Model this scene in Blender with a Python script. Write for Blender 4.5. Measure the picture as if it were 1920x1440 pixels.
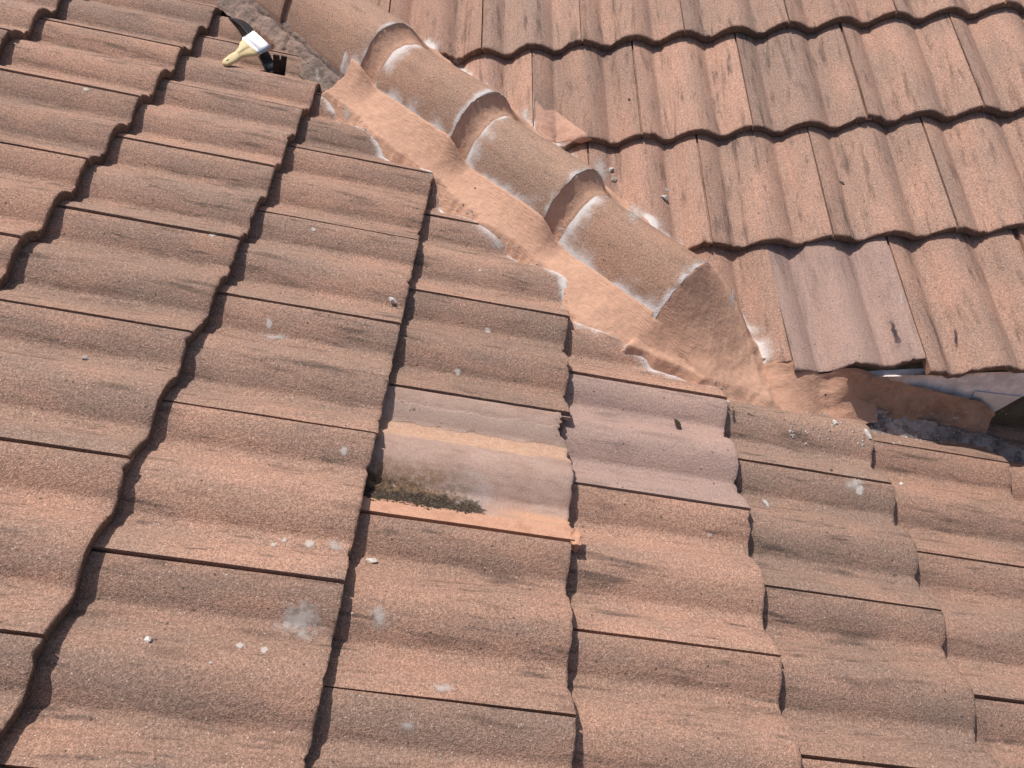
import bpy, bmesh, math, random
from mathutils import Vector, Matrix, noise
from mathutils.bvhtree import BVHTree

for o in list(bpy.data.objects):
    bpy.data.objects.remove(o)
random.seed(11)
scene = bpy.context.scene
COL = scene.collection
V = Vector

# ------------------------------------------------------------------ camera
CAM = V((1.42178, -0.58769, 0.61589))
RIGHT, DOWN, FWD = V((0.99414, 0.04038, -0.10027)), V((-0.04133, -0.71514, -0.69776)), V((-0.09988, 0.69782, -0.70928))
FPX = 1427.46
cam_data = bpy.data.cameras.new('camera')
cam = bpy.data.objects.new('camera', cam_data)
COL.objects.link(cam)
mw = Matrix.Identity(4)
for i in range(3):
    mw[i][0], mw[i][1], mw[i][2], mw[i][3] = RIGHT[i], -DOWN[i], -FWD[i], CAM[i]
cam.matrix_world = mw
cam_data.sensor_width = 36
cam_data.lens = FPX / 1920 * 36
cam_data.clip_start = 0.01
cam_data.clip_end = 500
scene.camera = cam

# ------------------------------------------------------------------ light
SUN_TO = V((-0.26, 0.32, 1.0)).normalized()
world = bpy.data.worlds.new('World')
scene.world = world
world.use_nodes = True
wn = world.node_tree
bg = wn.nodes['Background']
sky = wn.nodes.new('ShaderNodeTexSky')
sky.sky_type = 'NISHITA'
sky.sun_disc = False
sky.sun_elevation = math.asin(SUN_TO.z)
sky.sun_rotation = math.atan2(SUN_TO.x, SUN_TO.y)
wn.links.new(sky.outputs[0], bg.inputs[0])
bg.inputs[1].default_value = 0.105
sky.dust_density = 3.0
sky.ozone_density = 0.7
sd = bpy.data.lights.new('sun', 'SUN')
sd.energy = 4.5
sd.angle = math.radians(0.53)
sd.color = (1.0, 0.955, 0.90)
sun = bpy.data.objects.new('sun', sd)
COL.objects.link(sun)
sun.rotation_euler = SUN_TO.to_track_quat('Z', 'Y').to_euler()
sun.location = (0, 0, 6)
scene.view_settings.view_transform = 'Standard'
scene.view_settings.look = 'None'
scene.view_settings.gamma = 1
scene.view_settings.exposure = 0.0
scene.cycles.max_bounces = 4
scene.cycles.diffuse_bounces = 3
scene.cycles.glossy_bounces = 2
scene.cycles.use_adaptive_sampling = True
scene.cycles.adaptive_threshold = 0.03

# ------------------------------------------------------------------ frames of the two slopes
OL, UL, VL, NL = V((0, 0, 0)), V((0.93302, 0, -0.35982)), V((0, 1, 0)), V((0.35982, 0, 0.93302))
OR, UR, VR, NR = V((1.14382, 1.7343, -0.29502)), V((0.00843, -0.93269, -0.36057)), V((0.99996, 0.00904, 0)), V((0.00326, -0.36055, 0.93273))
NR = UR.cross(VR).normalized()
GA = 0.3707      # gauge (visible length of a tile)
TW = 0.30        # cover width
TS = 0.028       # step from course to course
AMP = 0.0308      # roll height
TH = 0.0272       # tile thickness
# valley frame
Q0 = V((1.5043, 1.0, -0.5801))
DV = V((0.68582, -0.67801, -0.26449)).normalized()
SD = V((0, 0, 1)).cross(DV).normalized()
UP = DV.cross(SD).normalized()


def vly(p):
    d = p - Q0
    return d.dot(DV), d.dot(SD), d.dot(UP)


def vw(s, w, h):
    return Q0 + DV * s + SD * w + UP * h


def pix_ray(px, py):
    return (RIGHT * ((px - 960) / FPX) + DOWN * ((py - 720) / FPX) + FWD).normalized()


def project(p):
    d = p - CAM
    z = d.dot(FWD)
    if z < 0.05:
        return None
    return 960 + FPX * d.dot(RIGHT) / z, 720 + FPX * d.dot(DOWN) / z


def sm(a, b, x):
    t = min(1, max(0, (x - a) / (b - a)))
    return t * t * (3 - 2 * t)


def nz(x, y=0, z=0):
    return noise.noise(V((x, y, z)))


# ------------------------------------------------------------------ object helpers
def new_obj(name, mesh, parent=None, mat=None):
    o = bpy.data.objects.new(name, mesh)
    COL.objects.link(o)
    if parent:
        o.parent = parent
    if mat and mesh and not mesh.materials:
        mesh.materials.append(mat)
    return o


def tag(o, label=None, cat=None, group=None, kind=None):
    if label: o['label'] = label
    if cat: o['category'] = cat
    if group: o['group'] = group
    if kind: o['kind'] = kind
    return o


def empty(name, loc=(0, 0, 0)):
    o = bpy.data.objects.new(name, None)
    COL.objects.link(o)
    o.location = loc
    o.empty_display_size = 0.05
    return o


def mesh_py(name, verts, faces, smooth=True):
    m = bpy.data.meshes.new(name)
    m.from_pydata([tuple(v) for v in verts], [], faces)
    m.update()
    if smooth:
        m.shade_smooth()
    return m


def set_attr(m, name, vals):
    a = m.attributes.new(name, 'FLOAT', 'POINT')
    a.data.foreach_set('value', vals)


# ------------------------------------------------------------------ node helpers
class NT:
    def __init__(s, name):
        s.mat = bpy.data.materials.new(name)
        s.mat.use_nodes = True
        s.t = s.mat.node_tree
        s.b = s.t.nodes['Principled BSDF']
        s.b.inputs['Specular IOR Level'].default_value = 0.25

    def n(s, typ, ins=None, **kw):
        x = s.t.nodes.new('ShaderNode' + typ)
        for k, v in kw.items():
            setattr(x, k, v)
        for k, v in (ins or {}).items():
            s.put(x.inputs[k], v)
        return x

    def put(s, sock, v):
        if hasattr(v, 'outputs'):
            v = v.outputs[0]
        if isinstance(v, bpy.types.NodeSocket):
            s.t.links.new(v, sock)
        else:
            if sock.type == 'RGBA' and len(v) == 3:
                v = (*v, 1)
            sock.default_value = v

    def math(s, op, a, b=0.0, clamp=False):
        x = s.n('Math', operation=op, use_clamp=clamp)
        s.put(x.inputs[0], a)
        s.put(x.inputs[1], b)
        return x.outputs[0]

    def mix(s, f, a, b, blend='MIX'):
        x = s.n('MixRGB', blend_type=blend)
        s.put(x.inputs[0], f)
        s.put(x.inputs[1], a)
        s.put(x.inputs[2], b)
        return x.outputs[0]

    def ramp(s, f, lo, hi, a=0.0, b=1.0):
        x = s.n('MapRange', interpolation_type='SMOOTHSTEP')
        for k, v in zip(('Value', 'From Min', 'From Max', 'To Min', 'To Max'), (f, lo, hi, a, b)):
            s.put(x.inputs[k], v)
        return x.outputs[0]

    def noise(s, vec, scale, detail=3, rough=0.55, dist=0.0):
        x = s.n('TexNoise', {'Vector': vec, 'Scale': scale, 'Detail': detail, 'Roughness': rough, 'Distortion': dist})
        return x.outputs[0]

    def scaled(s, vec, sc):
        x = s.n('VectorMath', operation='MULTIPLY')
        s.put(x.inputs[0], vec)
        x.inputs[1].default_value = sc
        return x.outputs[0]

    def local(s, rnd=True):
        tc = s.n('TexCoord').outputs['Object']
        if not rnd:
            return tc
        r = s.n('ObjectInfo').outputs['Random']
        c = s.n('CombineXYZ')
        s.put(c.inputs[0], s.math('MULTIPLY', r, 37.0))
        s.put(c.inputs[1], s.math('MULTIPLY', r, 91.0))
        s.put(c.inputs[2], s.math('MULTIPLY', r, 53.0))
        a = s.n('VectorMath', operation='ADD')
        s.put(a.inputs[0], tc)
        s.put(a.inputs[1], c.outputs[0])
        return a.outputs[0]

    def bump(s, h, strength, dist):
        x = s.n('Bump', {'Strength': strength, 'Distance': dist, 'Height': h})
        s.t.links.new(x.outputs[0], s.b.inputs['Normal'])
        return x


def whiten(k, col, vec, strength=0.85):
    """lime residue from the mesh attribute 'residue'"""
    at = k.n('Attribute', attribute_name='residue').outputs['Fac']
    n1 = k.noise(vec, 55, 3, 0.7)
    n2 = k.noise(vec, 14, 1, 0.6)
    f = k.math('MULTIPLY', at, k.ramp(n2, 0.34, 0.66, 0.35, 1.35))
    f = k.math('ADD', f, k.math('MULTIPLY', k.math('SUBTRACT', n1, 0.5), 0.8))
    f = k.math('MULTIPLY', k.ramp(f, 0.12, 1.05), k.ramp(at, 0.02, 0.30))
    return k.mix(k.math('MULTIPLY', f, strength), col, (0.66, 0.62, 0.60))


def tile_material(name, warm, cool, dark, grit=1.0, streak=1.0):
    k = NT(name)
    p = k.local()
    rnd = k.n('ObjectInfo').outputs['Random']
    big = k.noise(k.scaled(p, (4, 9, 9)), 1.0, 3, 0.6)
    band = k.noise(k.scaled(p, (5, 42, 42)), 1.0, 2, 0.65)
    soot = k.noise(k.scaled(p, (7.5, 70, 70)), 1.0, 4, 0.7)
    patch = k.noise(p, 11.0, 2, 0.65)
    grain = k.noise(p, 520.0, 1, 0.8)
    grain2 = k.noise(p, 210.0, 1, 0.75)
    f = k.math('ADD', k.math('MULTIPLY', big, 0.9), k.math('MULTIPLY', band, 0.6))
    f = k.math('ADD', f, k.math('MULTIPLY', rnd, 0.34))
    col = k.mix(k.ramp(f, 0.60, 1.22), cool, warm)
    r2 = k.math('FRACT', k.math('MULTIPLY', rnd, 17.0))
    lum = k.ramp(r2, 0.0, 1.0, 0.91, 1.08)
    col = k.mix(1.0, col, k.n('CombineColor', {0: lum, 1: lum, 2: lum}), 'MULTIPLY')
    # dark weathering, in streaks that run down the tile
    sm_ = k.math('MULTIPLY', k.ramp(soot, 0.52, 0.74), k.ramp(patch, 0.40, 0.62))
    col = k.mix(k.math('MULTIPLY', sm_, min(0.9, 0.62 * streak)), col, dark)
    wide = k.math('MULTIPLY', k.ramp(band, 0.50, 0.72), k.ramp(big, 0.40, 0.66, 1.0, 0.0))
    col = k.mix(k.math('MULTIPLY', wide, 0.50 * streak), col, dark)
    # sand grain of the concrete
    g = k.ramp(grain, 0.28, 0.72, 1.0 - 0.36 * grit, 1.0 + 0.36 * grit)
    g2 = k.ramp(grain2, 0.3, 0.7, 1.0 - 0.22 * grit, 1.0 + 0.22 * grit)
    col = k.mix(1.0, col, k.n('CombineColor', {0: g, 1: g, 2: g}), 'MULTIPLY')
    col = k.mix(1.0, col, k.n('CombineColor', {0: g2, 1: g2, 2: g2}), 'MULTIPLY')
    # pale and dark grit
    vor = k.n('TexVoronoi', {'Vector': p, 'Scale': 250.0})
    sel = k.n('SeparateColor', {0: vor.outputs['Color']}).outputs[0]
    spk = k.math('MULTIPLY', k.ramp(vor.outputs['Distance'], 0.20, 0.34, 1.0, 0.0), k.ramp(sel, 0.92, 0.95))
    col = k.mix(k.math('MULTIPLY', spk, 0.75 * grit), col, (0.62, 0.52, 0.44))
    vor2 = k.n('TexVoronoi', {'Vector': p, 'Scale': 85.0})
    sel2 = k.n('SeparateColor', {0: vor2.outputs['Color']}).outputs[1]
    spk2 = k.math('MULTIPLY', k.ramp(vor2.outputs['Distance'], 0.12, 0.24, 1.0, 0.0), k.ramp(sel2, 0.93, 0.95))
    col = k.mix(k.math('MULTIPLY', spk2, 0.8), col, (0.05, 0.038, 0.03))
    col = whiten(k, col, p)
    k.put(k.b.inputs['Base Color'], col)
    k.b.inputs['Roughness'].default_value = 0.9
    h = k.math('ADD', k.math('MULTIPLY', grain, 0.8), k.math('MULTIPLY', grain2, 1.0))
    k.bump(h, 0.6, 0.0024)
    return k.mat


M_TILE = tile_material('weathered_tile', (0.395, 0.229, 0.163), (0.262, 0.175, 0.134), (0.075, 0.056, 0.046), 0.9, 1.45)
M_TILE_R = tile_material('weathered_tile_pink', (0.40, 0.236, 0.172), (0.275, 0.186, 0.145), (0.09, 0.066, 0.055), 0.8, 1.5)
M_CAP = tile_material('weathered_cap', (0.40, 0.235, 0.163), (0.30, 0.195, 0.143), (0.10, 0.07, 0.055), 0.75, 0.8)
M_GREY = tile_material('smooth_greyed_tile', (0.40, 0.265, 0.215), (0.31, 0.215, 0.185), (0.15, 0.11, 0.10), 0.5, 1.0)


M_BUTT = tile_material('dark_tile_butt', (0.19, 0.125, 0.095), (0.12, 0.088, 0.070), (0.05, 0.04, 0.035), 1.0, 1.0)  # front edges of the tiles, a darker brown than their upper faces


def mortar_material(name, base, alt, stroke=(45, 230, 120), depth=0.004, grime=0.0):
    k = NT(name)
    p = k.local(False)
    n1 = k.noise(p, 9.0, 4, 0.6)
    n2 = k.noise(p, 60.0, 4, 0.65)
    wob = k.n('VectorMath', operation='ADD')
    k.put(wob.inputs[0], p)
    nn = k.n('TexNoise', {'Vector': p, 'Scale': 7.0, 'Detail': 2.0})
    k.put(wob.inputs[1], k.scaled(nn.outputs['Color'], (0.035, 0.035, 0.035)))
    st = k.noise(k.scaled(wob.outputs[0], stroke), 1.0, 3, 0.6)
    gr = k.noise(p, 480.0, 2, 0.8)
    col = k.mix(k.ramp(n1, 0.35, 0.7), base, alt)
    t = k.ramp(n2, 0.3, 0.75, 0.90, 1.08)
    col = k.mix(1.0, col, k.n('CombineColor', {0: t, 1: t, 2: t}), 'MULTIPLY')
    if grime:
        gm = k.noise(p, 26.0, 6, 0.72)
        col = k.mix(k.math('MULTIPLY', k.ramp(gm, 0.45, 0.62), grime), col, (0.05, 0.045, 0.045))
    vor = k.n('TexVoronoi', {'Vector': p, 'Scale': 42.0})
    sel = k.n('SeparateColor', {0: vor.outputs['Color']}).outputs[1]
    spk = k.math('MULTIPLY', k.ramp(vor.outputs['Distance'], 0.08, 0.14, 1.0, 0.0), k.ramp(sel, 0.95, 0.97))
    col = k.mix(spk, col, (0.03, 0.022, 0.018))
    col = whiten(k, col, p, 0.7)
    k.put(k.b.inputs['Base Color'], col)
    k.b.inputs['Roughness'].default_value = 0.92
    h = k.math('ADD', k.math('MULTIPLY', st, 1.0), k.math('MULTIPLY', gr, 0.12))
    h = k.math('ADD', h, k.math('MULTIPLY', n2, 0.4))
    h = k.math('SUBTRACT', h, k.math('MULTIPLY', spk, 0.8))
    k.bump(h, 0.8, depth)
    return k.mat


M_MORTAR = mortar_material('fresh_terracotta_mortar', (0.575, 0.340, 0.234), (0.53, 0.308, 0.212), (60, 270, 150), 0.0034)
M_MORTAR_W = mortar_material('eave_mortar', (0.52, 0.293, 0.20), (0.46, 0.265, 0.182), (90, 140, 260), 0.0022)
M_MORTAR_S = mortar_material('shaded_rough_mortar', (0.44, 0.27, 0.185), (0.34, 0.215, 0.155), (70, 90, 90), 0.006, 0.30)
M_OLD = mortar_material('old_grey_mortar', (0.30, 0.205, 0.165), (0.20, 0.15, 0.125), (60, 60, 60), 0.008, 0.4)
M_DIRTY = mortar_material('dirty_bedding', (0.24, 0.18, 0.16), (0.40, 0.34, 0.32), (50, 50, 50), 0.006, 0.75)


M_LIP = mortar_material('orange_lip_mortar', (0.54, 0.29, 0.19), (0.50, 0.27, 0.17), (60, 60, 60), 0.003)


def plain(name, col, rough=0.7, metal=0.0, var=0.15, scale=60.0, bump=0.0):
    k = NT(name)
    p = k.local()
    t = k.ramp(k.noise(p, scale, 5, 0.65), 0.3, 0.7, 1 - var, 1 + var)
    c = k.mix(1.0, col, k.n('CombineColor', {0: t, 1: t, 2: t}), 'MULTIPLY')
    k.put(k.b.inputs['Base Color'], c)
    k.b.inputs['Roughness'].default_value = rough
    k.b.inputs['Metallic'].default_value = metal
    if bump:
        k.bump(k.noise(p, scale * 4, 3, 0.7), 0.6, bump)
    return k.mat


M_CHIP = plain('mortar_chip_grey', (0.40, 0.37, 0.35), 0.9, 0, 0.35, 90, 0.004)
M_CHIPW = plain('mortar_chip_white', (0.60, 0.55, 0.50), 0.9, 0, 0.2, 90, 0.004)
M_DARKCR = plain('dark_crumb', (0.09, 0.075, 0.065), 0.9, 0, 0.4, 90, 0.004)
M_STEEL = plain('black_steel', (0.018, 0.019, 0.023), 0.42, 0.35, 0.35, 120, 0.0006)
M_RUST = plain('rusty_steel', (0.030, 0.021, 0.018), 0.62, 0.3, 0.5, 130, 0.001)
M_WOOD = plain('pale_wood', (0.66, 0.52, 0.28), 0.55, 0, 0.12, 40, 0.0004)
M_TIN = plain('tin_ferrule', (0.52, 0.53, 0.56), 0.24, 1.0, 0.08, 50)
M_BRISTLE = plain('dried_bristle', (0.30, 0.15, 0.09), 0.8, 0, 0.4, 200)
M_LEAF = plain('dry_leaf', (0.045, 0.028, 0.022), 0.7, 0, 0.4, 80)
M_DECK = plain('roof_underlay', (0.13, 0.10, 0.085), 0.9, 0, 0.3, 20)
M_FASCIA = plain('lilac_painted_fascia', (0.78, 0.69, 0.66), 0.6, 0, 0.22, 34, 0.001)
M_FLASH = plain('zinc_flashing', (0.60, 0.64, 0.68), 0.4, 0.5, 0.1, 30)
M_GROUND = plain('ground_earth', (0.20, 0.17, 0.13), 0.95, 0, 0.3, 2)
M_HOLE = plain('nail_hole_dark', (0.02, 0.015, 0.012), 0.9)


# ------------------------------------------------------------------ cap profile and mortar height field
#        s0      s1     apex0  apex1  power
CAPS = [(-1.72, -1.290, 0.160, 0.192, 2.1),
        (-1.335, -0.912, 0.160, 0.196, 2.35),
        (-0.945, -0.526, 0.146, 0.198, 2.45),
        (-0.560, -0.172, 0.140, 0.186, 2.3),
        (-0.206, 0.206, 0.131, 0.172, 1.95)]
CW = 0.128


def cap_h(i, s, w):
    s0, s1, a0, a1, pw = CAPS[i]
    t = min(1, max(0, (s - s0) / (s1 - s0)))
    a = a0 + (a1 - a0) * t
    x = abs(w) / CW
    d = 0.124 * x ** pw
    if x > 1:
        d += (x - 1) * 0.9
    return a - d


def plane_h(w):
    if w < 0:
        return -w * NL.dot(SD) / NL.dot(UP)
    return -w * NR.dot(SD) / NR.dot(UP)


def table(tab, s):
    if s <= tab[0][0]:
        return tab[0][1]
    for (a, x), (b, y) in zip(tab, tab[1:]):
        if s <= b:
            return x + (y - x) * (s - a) / (b - a)
    return tab[-1][1]


EDGE_L = [(-1.0, .205), (-.6, .197), (-.49, .194), (-.13, .178), (-.03, .182), (.05, .215), (.09, .222), (.2, .19), (.316, .145), (.40, .095), (.46, .04), (.54, -.02)]
EDGE_R = [(-1.0, .178), (-.84, .174), (-.47, .175), (-.26, .161), (0, .159), (.15, .138), (.238, .112), (.3, .09), (.398, .055), (.46, .01), (.54, -.03)]


def edges(s, fine=True):
    l = table(EDGE_L, s) + nz(s * 5.0, 3.1) * 0.016
    r = table(EDGE_R, s) + nz(s * 6.0, 13.1) * 0.010
    if fine:
        l += nz(s * 23.0, 7.7) * 0.010 + nz(s * 60.0, 2.7) * 0.005
        r += nz(s * 40.0, 17.7) * 0.006
    return l, r


def contact(s):
    """height at which the side fillet meets the cap's flank"""
    def one(i, q):
        return max(cap_h(i, q, 0.110) + 0.004, plane_h(0.110) + 0.022)
    for i in range(len(CAPS)):
        if s <= CAPS[i][1] or i == len(CAPS) - 1:
            c = one(i, min(s, CAPS[i][1]))
            if i > 0:
                k = sm(0, 0.085, s - CAPS[i - 1][1])
                c = one(i - 1, CAPS[i - 1][1]) * (1 - k) + c * k
            return c


def fillet(s, w):
    k = 0 if w < 0 else 1
    edge, fine = edges(s, False)[k], edges(s)[k]
    x = abs(w)
    a, ha = 0.110, contact(s)
    he = plane_h(math.copysign(edge, w)) - 0.007 - 0.018 * sm(-0.04, 0.06, s)
    a = min(a, edge * 0.6)
    t = max((x - a) / max(0.01, edge - a), 0)
    h = he + (ha - he) * (0.50 * (1 - t) + 0.50 * (1 - t) * abs(1 - t))
    if x > fine:
        h -= (x - fine) * (0.95 - 0.5 * sm(-0.02, 0.06, s) * (1 if w < 0 else 0))
    return h


def tuck(h, s, w, i):
    """inside the cap the bedding stays below its surface"""
    x = abs(w)
    if x >= 0.110:
        return h
    return min(h, cap_h(i, s, w) + 0.004 - 0.016 * sm(0, 0.014, 0.110 - x))


SEND = CAPS[-1][1]


def apron(s, w):
    el, er = edges(s)
    dm = min(el + w, er - w)
    if dm > 0:
        return plane_h(w) - 0.012 + min(dm, 0.08) * 0.22 + 0.004 * nz(s * 16, w * 16)
    return plane_h(w) - 0.012 + dm * (1.5 - 0.9 * sm(0.34, 0.44, s))


def mortar_h(s, w):
    s += 0.004 * nz(w * 30, 9.0)
    h = fillet(s, w)
    for i in range(1, len(CAPS) - 1):
        s1 = CAPS[i][1]
        if s1 - 0.010 <= s <= s1 + 0.105:
            L = 0.049 + 0.008 * nz(w * 18, i * 3.3)
            t = (s - s1) / L
            hi = cap_h(i, s1, w) - 0.0055
            lo = cap_h(i + 1, s, w) + 0.0035 * (1 if t < 1 else 1 - (t - 1) * 8)
            tt = min(1, max(0, t))
            c = lo + (hi - lo) * (1 - tt) ** 1.45
            if abs(w) > CW * 1.02:
                c -= (abs(w) - CW * 1.02) * 0.5
            h = max(tuck(h, s, w, i + 1 if s > s1 else i), c)
        elif CAPS[i - 1][1] + 0.105 < s < s1 - 0.006:
            h = tuck(h, s, w, i)
    if s > SEND - 0.006:
        # closing plug of the last cap, then a thin apron over the tiles
        fl = apron(s, w)
        k = sm(SEND - 0.006, SEND + 0.13, s)
        out = max(h + (fl - h) * k, fl) if abs(w) > 0.10 else fl
        if abs(w) > 0.085:
            out = fl + (out - fl) * sm(0.085, 0.12, abs(w))
        L = 0.225 + 0.01 * sm(-0.05, 0.08, w)
        t = max(0, (s - SEND) / L)
        top = cap_h(len(CAPS) - 1, SEND, w - 0.035 * min(1, t)) - 0.003
        h = max(out, fl + max(0, top - fl) * max(0, 1 - t) ** 1.62)
    elif SEND - 0.006 > s > CAPS[-2][1] + 0.105:
        h = tuck(h, s, w, len(CAPS) - 1)
    h += 0.0016 * nz(s * 32, w * 32) + 0.0010 * nz(s * 90, w * 90)
    return h


def res_at(p):
    """how close a point lies to the mortar's edge"""
    s, w, h = vly(p)
    if s < -1.01 or s > 0.45 or abs(w) > 0.34:
        return 0.0
    d = mortar_h(s, w) - h
    gate = sm(-1.01, -0.97, s)
    if d > 0:
        return gate
    return gate * (0.3 * math.exp(d / 0.006) + 1.0 * math.exp(d / (0.022 if w < 0 else 0.034))) * max(0, (0.75 if w < 0 else 1.0) + 0.9 * nz(s * 11, w * 11, 5))


# ------------------------------------------------------------------ tiles
def prof(y):
    x = abs(((y / (TW / 2) + 0.5) % 1.0) - 0.5)
    a = 0.415
    t = min(1, x / a)
    h = max(0.0, math.cos(math.pi / 2 * t)) ** 0.86
    return AMP * (h - 1)


def tile_mesh(name, seed, ny=57, us=None, chip=None, rough=1.0):
    gap = 0.0024
    if us is None:
        us = [-0.06, 0.0, 0.06, 0.12, 0.18, 0.24, 0.30, 0.345]
    us = us + [GA - 0.010, GA - 0.004, GA - 0.0012]
    ys = [gap + (TW - 2 * gap) * i / (ny - 1) for i in range(ny)]
    verts, faces = [], []
    rows = []

    def row(fu, fz):
        r = []
        for j, y in enumerate(ys):
            r.append(len(verts))
            verts.append(V((fu(j, y), y, fz(j, y))))
        rows.append(r)

    def base(u):
        return -TS * (1 - u / GA)

    def wav(u, y):
        return 0.0011 * nz(u * 7 + seed * 5.1, y * 9, seed) + 0.0006 * nz(u * 30 + seed, y * 30, seed)

    def ej(y):
        return rough * (0.0022 * nz(y * 22 + seed * 3.3, seed * 1.7) + 0.0016 * nz(y * 75, seed * 2.9 + 4) + 0.0010 * nz(y * 190, seed * 4.9))

    rj = random.Random(int(seed * 77))
    notch = [(rj.uniform(0.01, 0.29), rj.uniform(0.002, 0.0065), rj.uniform(0.003, 0.008)) for _ in range(rj.randint(1, 4))]
    ej0 = ej

    def ej(y):
        e = ej0(y) - sum(d * math.exp(-((y - c) / w_) ** 2) for c, d, w_ in notch)
        if chip:
            e -= chip * sm(0.232, 0.262, y) * (1 + 0.35 * nz(y * 160, 2.0)) + 0.004 * max(0, nz(y * 70, 8.0))
        return e

    def lip(j):
        return 0.0022 if j < 1 else (0.0012 if j < 2 else 0)
    for u in us:
        e = GA - u
        rnd = -0.0016 if e < 0.0015 else (-0.0005 if e < 0.005 else 0)
        row(lambda j, y: u + (ej(y) if e < 0.012 else min(0, ej(y) + e) if chip else 0), lambda j, y: base(u) + prof(y) + wav(u, y) + rnd + lip(j))
    # butt face
    for k, dz in enumerate((0.0045, 0.014, TH)):
        row(lambda j, y: GA + ej(y) * (1 - 0.5 * k / 2) + rough * 0.0016 * nz(y * 60, dz * 300, seed) - (0.002 if k == 2 else 0),
            lambda j, y: prof(y) - dz + wav(GA, y))
    # underside back to the head
    row(lambda j, y: 0.30, lambda j, y: base(0.30) + prof(y) - TH)
    row(lambda j, y: -0.06, lambda j, y: base(-0.06) + prof(y) - TH)
    for a, b in zip(rows, rows[1:]):
        for j in range(ny - 1):
            faces.append((a[j], b[j], b[j + 1], a[j + 1]))
    a, b = rows[-1], rows[0]
    for j in range(ny - 1):
        faces.append((a[j], b[j], b[j + 1], a[j + 1]))
    # side faces
    faces.append(tuple(r[0] for r in rows)[::-1])
    faces.append(tuple(r[-1] for r in rows))
    # interlocking flange below the neighbour
    f0 = len(verts)
    for u in (-0.06, GA - 0.003):
        for y, dz in ((TW - 0.004, -0.007), (TW + 0.018, -0.0105), (TW + 0.018, -0.017), (TW - 0.004, -0.017)):
            verts.append(V((u, y, base(u) + prof(y) + dz)))
    for q in range(4):
        faces.append((f0 + q, f0 + 4 + q, f0 + 4 + (q + 1) % 4, f0 + (q + 1) % 4))
    faces.append((f0 + 7, f0 + 6, f0 + 5, f0 + 4))
    m = mesh_py(name, verts, faces)
    nrow = len(us)
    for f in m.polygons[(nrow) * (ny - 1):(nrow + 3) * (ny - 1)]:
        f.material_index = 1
    m.set_sharp_from_angle(angle=math.radians(50))
    return m


def frame(O, U, Vv, N, u, v, du=0, dv=0, rz=0, lift=0, tilt=0):
    """matrix of a tile; u in courses, v in tiles"""
    m = Matrix.Identity(4)
    p = O + U * (u * GA + du) + Vv * (v * TW + dv) + N * lift
    for i in range(3):
        m[i][0], m[i][1], m[i][2], m[i][3] = U[i], Vv[i], N[i], p[i]
    piv = V((GA, TW / 2, 0))
    return m @ Matrix.Translation(piv) @ Matrix.Rotation(rz, 4, 'Z') @ Matrix.Rotation(tilt, 4, 'X') @ Matrix.Translation(-piv)


VAR = [tile_mesh('roof_tile_shape', i + 1) for i in range(7)]
DENSE = [-0.06] + [i * 0.009 for i in range(0, 40)]


def clip_world(m, mat, planes):
    bm = bmesh.new()
    bm.from_mesh(m)
    inv = mat.inverted()
    for co, no in planes:
        c = inv @ co
        n = (inv.to_3x3() @ no).normalized()
        r = bmesh.ops.bisect_plane(bm, geom=bm.verts[:] + bm.edges[:] + bm.faces[:], plane_co=c, plane_no=n, clear_outer=True, dist=1e-5)
        ed = [e for e in r['geom_cut'] if isinstance(e, bmesh.types.BMEdge)]
    ok = len(bm.faces) > 3
    if ok:
        bm.to_mesh(m)
        m.update()
    bm.free()
    return ok


roof_l = empty('roof_slope', OL)
tag(roof_l, 'large brown terracotta tiled roof slope on which the paint brush and pry bar lie', 'roof')
roof_r = empty('roof_slope', OR)
tag(roof_r, 'pinkish terracotta tiled roof slope that ends in an eave over a lilac fascia', 'roof')

SURF = []        # (mesh, matrix) for draping


def add_tile(parent, m, mat, material, name='roof_tile', label=None):
    o = bpy.data.objects.new(name, m)
    COL.objects.link(o)
    o.parent = parent
    o.matrix_parent_inverse = Matrix.Translation(-parent.location)
    o.matrix_basis = mat
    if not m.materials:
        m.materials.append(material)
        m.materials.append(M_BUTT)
    elif m.materials[0] != material:
        o.material_slots[0].link = 'OBJECT'
        o.material_slots[0].material = material
    if label:
        o['label'] = label
    SURF.append((m, mat))
    return o


# special tiles, keyed by (side, course, v0)
mould_tile = []


def in_view(mat, mx=850, my=420):
    for u in (0, GA / 2, GA):
        for y in (0, TW / 2, TW):
            p = project(mat @ V((u, y, 0)))
            if p and -mx < p[0] < 1920 + mx and -my < p[1] < 1440 + my:
                return True
    return False


# adjustments (du, dv, rz) measured on single tiles
ADJ = {('R', 2, 2.5): (-0.014, 0.0, 0.045), ('R', 2, 3.5): (0.010, 0.0, 0.03), ('R', 2, 1.5): (-0.028, 0, 0.02),
       ('R', 2, 4.5): (0.016, 0.0, 0.0), ('L', 3, 0.5): (0.004, 0.0, 0.0)}


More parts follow.
